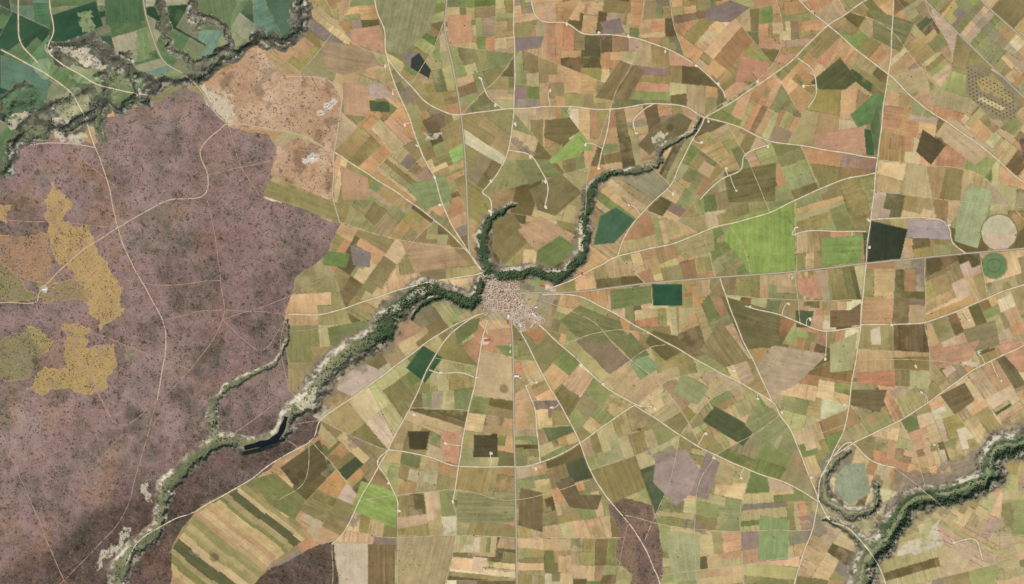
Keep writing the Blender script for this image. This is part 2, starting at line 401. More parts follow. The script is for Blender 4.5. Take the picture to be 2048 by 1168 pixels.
mix(e&farm,lin((104,94,62)),0.38*sstep(0.45,0.6,NB)); mix(e&farm,lin((196,180,136)),0.24*(1-sstep(0.4,0.55,NB)))
mix(eb&farm,lin((200,182,142)),0.30)
# ---- individually surveyed fields
FIELDS=[
([(822,112),(838,105),(862,140),(858,157),(820,135)],(60,66,56),.1),([(805,105),(830,100),(838,106),(820,118),(822,135),(806,128)],(146,128,114),.1),
([(1085,333),(1160,260),(1176,282),(1190,303),(1168,300),(1160,312)],(150,168,84),.2),
([(1487,430),(1590,403),(1590,540),(1500,552),(1484,520),(1445,478),(1462,440)],(144,162,76),.5),
([(1643,476),(1726,470),(1722,526),(1645,532)],(134,154,78),.5),
([(722,962),(765,972),(797,990),(790,1056),(703,1020)],(150,168,82),.6),
([(1200,432),(1232,414),(1272,440),(1228,486),(1186,490)],(76,106,74),.25),
([(1738,440),(1815,458),(1800,520),(1732,526)],(58,64,46),.3),([(1815,440),(1892,440),(1902,480),(1814,474)],(172,152,142),.15),
([(1303,568),(1365,568),(1365,612),(1306,612)],(46,86,58),.1),([(1220,580),(1302,570),(1304,606),(1222,620)],(124,130,74),.4),
([(845,690),(886,715),(850,766),(812,736)],(62,92,58),.2),
([(1312,912),(1372,898),(1412,962),(1352,1012),(1306,965)],(168,144,128),.1),([(1412,905),(1440,925),(1415,1000),(1380,990)],(152,130,116),.1),
([(1545,690),(1655,708),(1592,770),(1545,792),(1508,738)],(180,156,120),.2),
([(1938,368),(1986,380),(1955,497),(1908,482),(1915,420)],(168,172,120),.4),
([(1845,258),(1892,290),(1862,330),(1832,303)],(92,80,52),.3),
([(1448,345),(1552,325),(1550,402),(1456,405)],(122,112,66),.7),
([(1430,812),(1512,858),(1486,892),(1404,842)],(90,94,58),.3),
([(560,935),(640,878),(655,935),(600,986)],(104,92,58),.4),
([(1272,690),(1322,735),(1280,760),(1262,730)],(136,152,100),.3),([(1225,680),(1262,665),(1300,710),(1262,720)],(122,120,72),.3),
([(1305,660),(1355,672),(1372,700),(1330,722),(1290,685)],(114,102,60),.3),
([(1720,255),(1752,262),(1748,312),(1732,310)],(74,98,60),.2),([(1700,230),(1750,185),(1768,190),(1760,240),(1715,255)],(102,130,72),.4),
([(1625,268),(1728,252),(1732,308),(1640,300)],(198,150,112),.1),
([(1200,628),(1240,640),(1250,668),(1212,690),(1150,672),(1120,640),(1160,610)],(126,124,74),.8),
([(1060,380),(1120,345),(1165,385),(1110,432),(1075,420)],(134,120,74),.3),([(985,440),(1025,425),(1060,480),(1010,530),(985,500)],(136,120,72),.2),
([(1035,460),(1080,432),(1150,470),(1120,510),(1085,520)],(192,154,110),.3),([(1075,500),(1120,470),(1160,500),(1105,535),(1070,530)],(120,130,72),.3),
([(530,358),(682,408),(680,446),(522,390)],(152,138,84),.4),([(700,490),(742,505),(740,535),(706,530)],(142,126,114),.1),
([(650,500),(700,508),(692,535),(645,530)],(116,136,72),.2),([(655,655),(735,640),(745,670),(700,700),(660,690)],(126,128,72),.3),([(690,735),(735,728),(770,745),(705,795),(672,778)],(194,170,144),.1),
([(815,862),(860,862),(852,900),(818,898)],(80,70,46),.2),([(948,870),(996,868),(996,915),(946,914)],(88,78,50),.4),([(880,865),(920,862),(918,930),(886,920)],(196,144,104),.1),
([(915,985),(1030,985),(1028,1045),(912,1045)],(148,140,90),.9),([(668,1085),(740,1085),(740,1300),(668,1300)],(202,182,146),.2),([(792,1068),(912,1072),(850,1300),(798,1300)],(176,154,106),.5),
([(735,1088),(790,1088),(790,1300),(738,1300)],(134,110,70),.9),
([(1675,930),(1730,925),(1742,985),(1700,1010),(1668,985)],(154,158,122),.1),
([(975,660),(1022,655),(1025,690),(978,692)],(196,148,106),.1),([(905,645),(960,635),(955,660),(915,690)],(120,122,72),.3),
([(1590,560),(1640,545),(1640,598),(1600,590)],(196,142,104),.2),([(1630,540),(1655,540),(1660,600),(1645,600)],(180,154,114),.2),
([(1710,745),(1790,740),(1790,775),(1715,765)],(188,130,90),.4),([(1700,780),(1775,780),(1760,825),(1700,810)],(120,104,68),.4),
([(1990,690),(2214,640),(2214,740),(2040,745)],(196,146,108),.3),([(1470,165),(1480,110),(1540,125),(1530,160)],(190,136,100),.3),
([(1030,75),(1088,72),(1082,95),(1030,103)],(140,122,110),.1),([(1200,45),(1240,35),(1248,65),(1215,70)],(142,122,108),.1),([(1410,20),(1460,0),(1500,15),(1460,45),(1415,42)],(136,116,104),.1),
([(895,30),(942,28),(944,85),(896,90)],(200,150,106),.1),([(700,60),(760,50),(768,100),(705,108)],(196,148,110),.1),([(685,165),(735,168),(738,235),(688,228)],(190,148,110),.2),
([(735,168),(762,165),(788,195),(740,198)],(188,162,140),.1),([(738,200),(778,203),(780,225),(740,222)],(82,96,60),.1),
([(1620,165),(1680,115),(1715,160),(1690,180),(1640,180)],(96,96,58),.4),([(1745,20),(1830,45),(1800,105),(1745,75)],(134,128,80),.6),
([(1590,620),(1628,622),(1620,655),(1592,655)],(88,96,58),.3),([(1700,620),(1722,605),(1720,650),(1660,655),(1660,620)],(126,102,66),.4),
([(1440,590),(1560,625),(1560,690),(1490,700)],(118,108,66),.5),([(1505,812),(1545,815),(1580,860),(1530,890),(1490,850)],(142,142,90),.4),
([(1925,660),(1990,640),(2000,690),(1945,705)],(144,128,86),.4),([(1880,790),(1930,765),(1950,800),(1910,830)],(128,108,70),.6),
([(500,960),(550,945),(612,1000),(590,1040),(540,1010)],(130,128,72),.3),([(1110,965),(1145,955),(1160,990),(1205,990),(1195,1020),(1140,1015)],(120,102,68),.4),
([(1040,975),(1085,985),(1085,1065),(1036,1050)],(124,106,68),.6),([(100,30),(190,0),(205,50),(140,80),(95,95)],(50,84,58),.2),([(0,110),(60,130),(98,150),(92,200),(0,175)],(98,126,100),.2),
([(205,-60),(290,-60),(290,40),(210,50)],(82,110,70),.3),([(385,150),(430,130),(505,82),(530,88),(440,140),(400,162)],(80,114,76),.1),([(380,-40),(470,-40),(460,60),(400,60)],(110,126,80),.4),
([(1740,250),(1755,200),(1762,255),(1752,318)],(98,112,68),.2),
([(810,370),(890,350),(905,400),(850,420)],(142,150,94),.3),([(1030,320),(1095,318),(1120,345),(1060,370)],(132,132,80),.3),([(1190,195),(1240,120),(1290,140),(1255,205)],(140,118,76),.6),([(1090,240),(1140,235),(1160,262),(1120,290),(1088,275)],(122,106,64),.5),
([(1275,290),(1310,250),(1360,225),(1385,240),(1370,270),(1320,290),(1300,310)],(118,106,68),.3),([(1340,480),(1425,455),(1430,500),(1370,520)],(164,148,96),.4),([(1660,690),(1715,665),(1705,740),(1660,745)],(170,162,108),.3),([(1440,640),(1500,720),(1450,735),(1400,700)],(150,132,84),.6),
([(1780,150),(1850,130),(1860,180),(1810,190)],(184,160,112),.2),([(1900,230),(1990,300),(1950,330),(1870,270)],(196,168,122),.3),([(680,330),(735,355),(740,400),(685,400)],(190,148,108),.1),([(800,480),(900,490),(940,530),(830,545)],(184,150,106),.4),
([(1365,745),(1420,775),(1395,810),(1345,785)],(150,150,96),.3),([(760,650),(820,640),(850,660),(790,690)],(188,144,106),.2),
([(1740,660),(1760,652),(1762,690),(1742,690)],(206,186,150),.2),([(1860,700),(1960,680),(1940,720),(1870,740)],(188,144,104),.3),
([(1330,1060),(1400,1070),(1400,1160),(1345,1165)],(172,168,116),.3),([(1520,1030),(1580,1040),(1575,1120),(1515,1120)],(142,156,96),.3),
([(745,0),(800,-60),(890,-60),(860,60),(800,110),(775,100)],(152,146,100),.6),([(640,80),(740,95),(760,130),(690,150),(650,140)],(170,142,104),.4),
]
for poly,c,rw in FIELDS:
    m=pmask(poly,0)&((cls==0)|(cls==2)); cc=lin(c); vv=1+.28*(NV-.5)+.26*(N1-.5); col[m]=cc; col[m]*=vv[m][:,None]; row[m]=rw
    P=np.array(poly,float); d=np.roll(P,-1,0)-P; k=np.argmax(np.hypot(d[:,0],d[:,1])); a=math.atan2(d[k,1],d[k,0])+math.pi/2
    U[m]=((PX-P[0,0])*math.cos(a)+(PY-P[0,1])*math.sin(a))[m]*M; V[m]=(-(PX-P[0,0])*math.sin(a)+(PY-P[0,1])*math.cos(a))[m]*M
    ring=m&~(np.roll(m,1,1)&np.roll(m,1,0)); mix(ring,lin((150,136,96)),.4)
# long strips, south-west
SWF=pmask([(342,1100),(392,1028),(490,968),(618,1072),(540,1128),(500,1180),(345,1180)],0)&(cls!=3)
cls[SWF]=0
a=math.radians(38); su=(PX*math.cos(a+math.pi/2)+PY*math.sin(a+math.pi/2)); sv=PX*math.cos(a)+PY*math.sin(a)
sedge=np.cumsum([13,9,17,12,8,20,10,15,11,18,13,9,16,22,10,14,12,18,15,11,13,17,20,12,14])
strip=np.searchsorted(sedge,su-su[SWF].min()+(N1-.5)*3+3*((sv//70)%2)); scol=[(160,146,88),(190,154,106),(200,170,112),(100,98,60),(180,160,104),(204,172,120),(138,132,76),(202,172,120),(158,146,88),(192,152,104),(172,152,100)]
ST_C=lin(np.array([scol[(i*7)%11] for i in range(100)]))
col[SWF]=(ST_C[strip]*(1+.3*(NV-.5))[...,None])[SWF]; row[SWF]=.4; U[SWF]=(su*M)[SWF];V[SWF]=(sv*M)[SWF]
# pivot circles
d=np.hypot(PX-1998,PY-465); m=d<36; col[m]=lin((196,184,144)); m2=m&(PY>465-(PX-1998)*0.12+2); col[m2]=lin((206,180,144)); row[m]=.15; mix((d>=35)&(d<38),lin((120,110,70)),.7)
d=np.hypot(PX-1988,PY-531); m=d<26; col[m]=lin((112,134,82)); mix((d<15)&(d>12),lin((80,108,74)),.6); row[m]=.1; mix((d>=25)&(d<28),lin((150,140,90)),.7)
mix((roadD<4)&farm,lin((150,134,92)),0.3*(1-sstep(2,4,roadD)))
lum=(col@np.array([.25,.6,.15],np.float32))[...,None]; col=col*.92+lum*.08*np.array([1.08,1.0,.86],np.float32)
# shrub plateau
sh=(cls==1)
bc=np.stack([np.full((H,W),v,np.float32) for v in (154,127,117)],-1)
bc+=((NL-0.5)*30)[...,None]*np.array([1,.95,.9],np.float32)+((N1-0.5)*26)[...,None]*np.array([.8,1,.9],np.float32)
south=sstep(-40,40,(PY-900)-( -(PX-430)*0.55))*(PX<700)
bc-=(south*40)[...,None]*np.array([1,.85,.85],np.float32)
N4=vnoise(PX,PY,40,77,4,.6)
dk=sstep(0.53,0.68,N2)*0.6+sstep(0.48,0.72,N4)*0.5
bc=bc*(1-0.22*dk[...,None]*np.array([1.1,.85,1.1],np.float32))
oran=sstep(0.50,0.70,vnoise(PX,PY,70,78,4,.6))*(1-sstep(150,650,PX))
bc=bc*(1-.35*oran[...,None])+np.array([164,124,88],np.float32)*.35*oran[...,None]
sp_=sstep(.62,.74,NS*.6+NC*.4); bc=bc*(1-.34*sp_[...,None])
og=sstep(.60,.72,vnoise(PX,PY,5,79,2,.6)); bc=bc*(1-.25*og[...,None])+np.array([182,142,108],np.float32)*.25*og[...,None]
bc+=((NF-0.5)*26)[...,None]
lw=(scr*14.0)[...,None]*(PX<700)[...,None]; bc=bc-lw*np.array([1,.7,.9])
se=(scr&(PX>700)); mo=(sstep(.35,.65,NG)*.5)[...,None]
bc=np.where(se[...,None],bc*np.array([.86,.84,.80])*(1-mo)+np.array([156,128,94])*mo,bc)
col[sh]=lin(np.clip(bc,30,240))[sh].astype(np.float32); row[sh]=0
sa=(cls==2)&~pmask([(530,358),(682,408),(680,446),(522,390)],0)
bc=np.array([198,162,126],np.float32)+((N1-0.5)*44+(NF-.5)*34)[...,None]*np.array([.8,1,1],np.float32)
bc2=bc*(1-.18*sstep(.55,.7,NG)[...,None])*(1-.28*sp_[...,None])
og2=sstep(.68,.78,vnoise(PX,PY,12,83,3,.6)); bc2=bc2*(1-.5*og2[...,None])+np.array([188,122,86],np.float32)*.5*og2[...,None]
col[sa]=lin(np.clip(bc2,30,240))[sa]; row[sa]=0
# ochre clearings on plateau
OC=[([(120,352),(148,398),(122,440),(172,450),(205,515),(245,572),(248,625),(192,652),(180,590),(132,522),(92,482),(92,405)],(190,156,102)),
([(118,642),(165,640),(168,690),(215,680),(218,768),(130,792),(55,785),(90,735),(140,720)],(186,156,98)),
([(-200,535),(20,540),(84,590),(60,608),(-200,606)],(148,136,92)),([(-200,395),(12,412),(5,450),(-200,445)],(192,156,106)),([(-200,455),(92,480),(118,560),(60,562),(0,536),(-200,530)],(174,136,102)),
([(-200,700),(60,668),(92,712),(50,762),(-200,798)],(148,136,94)),([(60,650),(108,680),(98,705),(70,690)],(172,150,98)),([(75,560),(180,560),(188,600),(90,605)],(160,138,96)),([(250,700),(275,703),(270,716),(248,714)],(136,128,96))]
for poly,c in OC:
    m=pmask(poly,2)&sh; f=0.93*m*(1-.4*sstep(.56,.66,NF)); mix(m,lin(c),f)
    ring=m^(np.roll(m,1,1)&np.roll(m,-1,1)&np.roll(m,1,0)&np.roll(m,-1,0)); mix(ring&m,lin((214,180,122)),.35)
# gorge and scarp
g=(cls==3)
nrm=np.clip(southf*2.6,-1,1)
veg=np.clip(sstep(690,800,PX)*(1-sstep(1180,1300,PX))*1.0+sstep(1700,1800,PX)*.85+.2,0,1)
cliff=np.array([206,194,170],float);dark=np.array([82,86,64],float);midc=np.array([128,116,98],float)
gc=np.broadcast_to(midc,(H,W,3)).copy()
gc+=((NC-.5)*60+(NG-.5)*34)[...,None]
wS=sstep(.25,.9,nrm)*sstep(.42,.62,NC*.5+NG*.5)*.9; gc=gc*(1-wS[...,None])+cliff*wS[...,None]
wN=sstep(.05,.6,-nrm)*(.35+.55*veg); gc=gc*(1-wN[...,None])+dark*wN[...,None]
fg=np.array([84,104,68],float)*veg[...,None]+np.array([142,138,102],float)*(1-veg[...,None])
wf=(1-sstep(.35,.6,gT))*.9; fl=fg+((NG-.5)*80)[...,None]*np.array([1,.8,.8]); gc=gc*(1-wf[...,None])+fl*wf[...,None]
wr=sstep(.78,.9,gT)*(1-sstep(.98,1.08,gT))*sstep(.45,.6,NG*.6+NS*.4)*.6; gc=gc*(1-wr[...,None])+np.array([204,192,166])*wr[...,None]
wp=(1-sstep(.10,.17,gT))*(PX>1600)*.7; gc=gc*(1-wp[...,None])+np.array([176,166,124])*wp[...,None]
inv=(sstep(-6,0,sd)); vd=np.array([112,108,90],float)+((NC-.5)*90+(NG-.5)*70)[...,None]; wv=inv*(gT>1.2)*.9
gc=gc*(1-wv[...,None])+vd*wv[...,None]
wgr=inv*(gT>1.2)*sstep(.5,.62,N4)*.6; gc=gc*(1-wgr[...,None])+np.array([108,120,86])*wgr[...,None]
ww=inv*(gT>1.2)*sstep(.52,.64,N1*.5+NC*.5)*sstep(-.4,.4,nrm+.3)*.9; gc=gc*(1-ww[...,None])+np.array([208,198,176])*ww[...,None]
rimv=(np.abs(sd-2)<2.2)*sstep(.45,.6,NF)*.7; gc=gc*(1-rimv[...,None])+np.array([206,194,170])*rimv[...,None]
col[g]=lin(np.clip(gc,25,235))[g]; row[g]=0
for p in [[(105,95),(160,95),(215,120),(180,130),(130,112)],[(92,262),(140,262),(178,275),(165,290),(120,280)],[(95,240),(150,200),(155,215),(110,255)],[(10,225),(50,215),(50,250),(15,260)],[(410,165),(440,185),(470,225),(455,245),(425,215)],
          [(240,1045),(258,1050),(225,1120),(205,1140),(210,1115)],[(285,960),(305,955),(298,1005),(285,995)],[(845,265),(885,262),(880,285),(855,285)],[(1820,1075),(1870,1050),(1880,1090),(1840,1110),(1790,1120)],[(590,790),(640,770),(625,800),(598,818)],[(760,625),(790,600),(850,575),(855,582),(800,612),(770,640)],
          [(1160,440),(1168,445),(1164,500),(1150,505)],[(955,460),(965,455),(962,480),(952,475)],[(1310,290),(1335,275),(1330,292),(1312,300)],[(975,545),(985,560),(980,580),(968,575)]]:
    m=pmask(p,2); mix(m,lin((216,202,172)),.75*sstep(.33,.55,NC+.1))
for p,c in [([(100,195),(150,180),(180,210),(150,232),(110,226)],(158,156,118)),([(215,130),(250,140),(262,190),(230,205),(205,170)],(126,136,92)),([(0,182),(60,180),(84,210),(0,222)],(88,116,80)),([(45,255),(85,245),(80,280),(55,280)],(128,130,96)),
            ([(180,235),(205,225),(210,260),(190,285)],(110,118,86)),([(130,150),(170,140),(200,165),(150,172)],(146,160,112)),([(265,60),(290,50),(305,110),(275,120)],(120,140,88)),([(150,20),(170,20),(176,60),(156,66)],(150,160,110)),([(60,120),(95,125),(96,160),(66,150)],(150,164,124))]:
    m=pmask(p,2); mix(m,lin(c),.8*sstep(.25,.45,NC+.1))
for (x,y,r) in [(655,212,11),(642,226,9),(668,203,8),(624,316,13),(612,322,8),(970,682,10),(1105,580,6),(90,578,8),(1583,553,6),(1095,575,8)]:
    dd=np.hypot(PX-x,(PY-y)*1.2)+(NC-.5)*10; mix(dd<r,lin((226,212,192)),.8*(1-sstep(r*.6,r,dd)*.5))
for (x,y,r) in [(575,942,9),(603,950,12),(590,962,10),(988,872,9),(1008,778,12),(1278,860,6),(428,1115,11),(70,722,9),(75,345,8),(1340,255,9),(1880,280,10)]:
    dd=np.hypot(PX-x,PY-y)+(NG-.5)*8; mix(dd<r,lin((70,64,40)),.55*(1-sstep(r*.5,r,dd)))
for p in [[(700,870),(720,858),(732,890),(705,900)],[(1290,905),(1340,895),(1350,915),(1310,930)],[(1640,930),(1690,890),(1700,930),(1660,960)],[(1790,935),(1880,930),(1985,880),(1970,930),(1890,970),(1800,985)],[(1420,150),(1440,160),(1432,180)],[(380,1100),(400,1110),(395,1125)],[(800,180),(830,175),(838,205),(805,215)],[(690,1040),(720,1035),(705,1065)],
          [(1180,60),(1215,50),(1210,80)],[(1005,280),(1050,275),(1095,290),(1060,300)],[(1760,1000),(1830,960),(1840,980),(1780,1020)],[(1600,1040),(1640,1030),(1650,1080),(1620,1100)],[(1370,1040),(1400,1030),(1420,1060),(1385,1065)]]:
    m=pmask(p,2)&(cls==0); mix(m,lin((142,124,108)),.7*sstep(.3,.5,NC+.1))
mix((cls==0)&(gT<1.65),lin((138,124,98)),.65*(1-sstep(1.05,1.65,gT+(NF-.5)*1.2)))
m=vg; col[m]=lin((190,172,148)); row[m]=0
mix(pmask([(965,548),(975,575),(962,590),(958,625),(985,640),(1020,645),(1060,665),(1100,655),(1110,590),(1060,560)],1)&~vg,lin((168,154,120)),.6)
# depot in the north-east
DEP=[(1936,132),(1965,128),(2040,178),(2030,238),(1985,240),(1930,185)]
m=pmask(DEP,0); col[m]=lin((150,134,100)); row[m]=0; mix(pmask([(1955,150),(1985,150),(2030,195),(2020,205),(1960,175)],2),lin((188,164,104)),.7); mix(pmask([(1960,192),(2010,215),(2005,222),(1955,200)],0),lin((216,196,140)),.8)
cor=pmask([(1850,-60),(1880,-60),(2214,290),(2214,330)],0); mix(cor&farm,lin((140,130,104)),.5)
col=np.clip(col,0.014,0.62)
# ---------------------------------------------------------------- materials
def newmat(name,rough=0.95):
    m=bpy.data.materials.new(name); m.use_nodes=True; n=m.node_tree.nodes; b=n['Principled BSDF']; b.inputs['Roughness'].default_value=rough; b.inputs['Specular IOR Level'].default_value=0.1
    return m,n,m.node_tree.links,b
def nnoise(n,l,vec,scale,detail=4,rough=0.6,dim='3D'):
    t=n.new('ShaderNodeTexNoise'); t.noise_dimensions=dim; t.inputs['Scale'].default_value=scale;t.inputs['Detail'].default_value=detail;t.inputs['Roughness'].default_value=rough; l.new(vec,t.inputs['Vector']); return t.outputs['Fac']
def nmath(n,l,op,a,b=None,c=None):
    t=n.new('ShaderNodeMath');t.operation=op
    for i,v in enumerate((a,b,c)):
        if v is None: continue
        if isinstance(v,(int,float)): t.inputs[i].default_value=v
        else: l.new(v,t.inputs[i])
    return t.outputs[0]
def scalecol(n,l,c,f):
    t=n.new('ShaderNodeVectorMath');t.operation='SCALE';l.new(c,t.inputs[0]);l.new(f,t.inputs['Scale']);return t.outputs[0]
def mulcol(n,l,c,fac,rgb):
    t=n.new('ShaderNodeMix');t.data_type='RGBA';t.blend_type='MULTIPLY';l.new(fac,t.inputs[0]);l.new(c,t.inputs[6]);t.inputs[7].default_value=(*rgb,1);return t.outputs[2]
def ground_mat(name,a_big,a_mid,a_fine,speck=0,row=False,speckcol=(.35,.45,.3),thr=5.2):
    m,n,l,b=newmat(name)
    at=n.new('ShaderNodeAttribute');at.attribute_name='Col'
    geo=n.new('ShaderNodeNewGeometry');pos=geo.outputs['Position']
    f=nmath(n,l,'MULTIPLY_ADD',nmath(n,l,'SUBTRACT',nnoise(n,l,pos,0.0035,4),.5),a_big,1.0)
    f=nmath(n,l,'MULTIPLY_ADD',nmath(n,l,'SUBTRACT',nnoise(n,l,pos,0.014,6,.65),.5),a_mid,f)
    f=nmath(n,l,'MULTIPLY_ADD',nmath(n,l,'SUBTRACT',nnoise(n,l,pos,0.07,4,.7),.5),a_fine,f)
    if row:
        uv=n.new('ShaderNodeAttribute');uv.attribute_name='rowuv'
        mp=n.new('ShaderNodeMapping');mp.inputs['Scale'].default_value=(0.032,0.0014,1);l.new(uv.outputs['Vector'],mp.inputs[0])
        r=nmath(n,l,'SUBTRACT',nnoise(n,l,mp.outputs[0],1.0,3,.7,'2D'),.5)
        ra=n.new('ShaderNodeAttribute');ra.attribute_name='row'
        f=nmath(n,l,'MULTIPLY_ADD',r,nmath(n,l,'MULTIPLY_ADD',ra.outputs['Fac'],1.15,.15),f)
    f=nmath(n,l,'MAXIMUM',f,.25)
    c=scalecol(n,l,at.outputs['Color'],f)
    gn=nmath(n,l,'MULTIPLY_ADD',nnoise(n,l,pos,0.006,5,.65),4,-1.9);gn=nmath(n,l,'MINIMUM',nmath(n,l,'MAXIMUM',gn,0),1)
    c=mulcol(n,l,c,nmath(n,l,'MULTIPLY',gn,.6),(0.87,0.94,0.87))
    if speck:
        s=nnoise(n,l,pos,0.05,3,.75); s=nmath(n,l,'MINIMUM',nmath(n,l,'MAXIMUM',nmath(n,l,'MULTIPLY_ADD',s,9,-thr),0),1)
        c=mulcol(n,l,c,nmath(n,l,'MULTIPLY',s,speck),speckcol)
    l.new(c,b.inputs['Base Color'])
    return m
M_farm=ground_mat('farm_field_soil',.45,.5,.5,speck=.16,row=True)
M_shrub=ground_mat('heath_soil',.35,.5,.9,speck=.75,speckcol=(.45,.48,.40),thr=4.95)
M_sand=ground_mat('sandy_soil',.3,.4,.6,speck=.6,speckcol=(.5,.45,.35),thr=5.0)
M_gorge=ground_mat('limestone_and_scrub',.3,.6,.9,speck=.5)
M_vill=ground_mat('village_ground_soil',.2,.3,.5)
def simple(name,c,rough=.9,var=.25,scale=.1,metal=0):
    m,n,l,b=newmat(name,rough); geo=n.new('ShaderNodeNewGeometry')
    f=nmath(n,l,'MULTIPLY_ADD',nmath(n,l,'SUBTRACT',nnoise(n,l,geo.outputs['Position'],scale,4),.5),var*2,1.0)
    rgb=n.new('ShaderNodeRGB');rgb.outputs[0].default_value=(*lin(c),1)
    l.new(scalecol(n,l,rgb.outputs[0],f),b.inputs['Base Color']);return m
# ---------------------------------------------------------------- terrain meshes
wx=((PX-1024)*M).astype(np.float32); wy=((584-PY)*M).astype(np.float32)
def mesh_from(name,verts,quads,mat,k=4):
    me=bpy.data.meshes.new(name); me.vertices.add(len(verts)); me.vertices.foreach_set('co',np.ascontiguousarray(verts,dtype=np.float32).ravel())
    me.loops.add(quads.size); me.loops.foreach_set('vertex_index',quads.astype(np.int32).ravel())
    me.polygons.add(len(quads)); me.polygons.foreach_set('loop_start',np.arange(0,quads.size,k,dtype=np.int32))
    me.update(calc_edges=True)
    if mat: me.materials.append(mat)
    return me
VERT=np.stack([wx,wy,height.astype(np.float32)],-1).reshape(-1,3)
ii=(np.arange(H-1)[:,None]*W+np.arange(W-1)[None,:])
Q=np.stack([ii,ii+W,ii+W+1,ii+1],-1).reshape(-1,4); fc=cls[:-1,:-1].ravel()
colf=np.concatenate([col.reshape(-1,3),np.ones((H*W,1))],1).astype(np.float32)
UV=np.stack([U.ravel(),V.ravel(),np.zeros(H*W)],-1).astype(np.float32); rf=row.ravel().astype(np.float32)
for k,(nm,mt) in enumerate([('farm_fields_ground',M_farm),('heath_plateau_terrain',M_shrub),('sandy_terrain',M_sand),('river_gorge_terrain',M_gorge),('village_ground',M_vill)]):
    q=Q[fc==k]; used=np.unique(q); mp=np.zeros(H*W,np.int32); mp[used]=np.arange(len(used))
    me=mesh_from(nm,VERT[used],mp[q],mt)
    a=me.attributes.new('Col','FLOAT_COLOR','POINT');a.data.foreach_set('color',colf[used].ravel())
    a=me.attributes.new('rowuv','FLOAT_VECTOR','POINT');a.data.foreach_set('vector',UV[used].ravel())
    a=me.attributes.new('row','FLOAT','POINT');a.data.foreach_set('value',rf[used])
    link(bpy.data.objects.new(nm,me))
m,n,l,bs=newmat('distant_farmland'); geo=n.new('ShaderNodeNewGeometry')
vo=n.new('ShaderNodeTexVoronoi');vo.distance='CHEBYCHEV';vo.inputs['Scale'].default_value=0.004;l.new(geo.outputs['Position'],vo.inputs['Vector'])
sp=n.new('ShaderNodeSeparateColor');l.new(vo.outputs['Color'],sp.inputs[0]);cr=n.new('ShaderNodeValToRGB');l.new(sp.outputs[0],cr.inputs[0]);cr.color_ramp.interpolation='CONSTANT'
cr.color_ramp.elements.remove(cr.color_ramp.elements[1])
for i,k in enumerate([OLV,TAN,GOL,LOR,DOL,LOL,ORG,GRN]):
    el=cr.color_ramp.elements[0] if i==0 else cr.color_ramp.elements.new(i/8)
    el.color=(*lin(PAL_S[k]),1)
l.new(cr.outputs[0],bs.inputs['Base Color'])
ex0,ex1=wx[0,0],wx[0,-1];ey0,ey1=wy[-1,0],wy[0,0];R=60000
v=[(-R,-R,0),(R,-R,0),(R,R,0),(-R,R,0),(ex0,ey0,0),(ex1,ey0,0),(ex1,ey1,0),(ex0,ey1,0)]
me=bpy.data.meshes.new('distant_ground');me.from_pydata(v,[],[(0,1,5,4),(1,2,6,5),(2,3,7,6),(3,0,4,7)]);me.materials.append(m);link(bpy.data.objects.new('distant_ground',me))
# ---------------------------------------------------------------- road ribbons
def ribbon(name,lines,width,mat,lift,jit=.12):
    vs=[];qs=[];o=0
    for L in lines:
        s=smooth(L,3.5); n_=len(s)
        t=np.gradient(s,axis=0);t/=np.hypot(t[:,0],t[:,1])[:,None]+1e-9;nn=np.stack([-t[:,1],t[:,0]],1)
        cs=np.r_[0,np.cumsum(np.hypot(*np.diff(s,axis=0).T))]
        wob=(np.sin(cs/23+random.random()*9)+.6*np.sin(cs/11+random.random()*9))*.7*min(1,jit/.12)
        s=s+nn*wob[:,None]
        w=width*(1+jit*np.sin(np.arange(n_)*.9+random.random()*9)+rng.normal(0,jit*.7,n_))/2
        A=s+nn*w[:,None];B=s-nn*w[:,None]
        z=np.maximum.reduce([hz(A[:,0],A[:,1]),hz(B[:,0],B[:,1]),hz(s[:,0],s[:,1])])+lift
        for P_ in (A,B): vs.append(np.stack([(P_[:,0]-1024)*M,(584-P_[:,1])*M,z],1))
        i=np.arange(n_-1)
        qs.append(np.stack([o+i,o+i+1,o+n_+i+1,o+n_+i],1)); o+=2*n_
    me=mesh_from(name,np.concatenate(vs),np.concatenate(qs),mat)
    return link(bpy.data.objects.new(name,me))
M_dirt=simple('pale_gravel_track',(224,206,170),.95,.35,.03); M_asph=simple('worn_asphalt',(190,176,154),.9,.2,.05); M_trk=simple('heath_track_soil',(206,178,148),.95,.3,.04); M_fnt=simple('faint_track_soil',(180,146,124),.95,.35,.04)
ribbon('dirt_road',ROADS,2.05,M_dirt,1.0,.15); ribbon('paved_road',PAVED,2.1,M_asph,1.5,.02)
ribbon('farm_track',MINOR,1.25,simple('farm_track_soil',(198,178,136),.95,.35,.03),.8,.3)
ribbon('paved_road_verge',PAVED,4.0,simple('grass_verge',(150,136,102),.95,.3,.05),.6,.15)
ribbon('heath_track',TRACKS,2.1,M_trk,1.2); ribbon('heath_footpath',FAINT,1.4,M_fnt,1.0,.3)
ribbon('village_street',[[(966,548),(985,575),(1010,592),(1022,640)],[(962,590),(1000,580),(1040,578)],[(1010,592),(1050,586)],[(1010,592),(985,622)],[(1030,610),(1085,645)],[(1022,625),(1048,660)]],1.6,simple('village_street_paving',(206,192,170),.9,.2,.1),1.2)
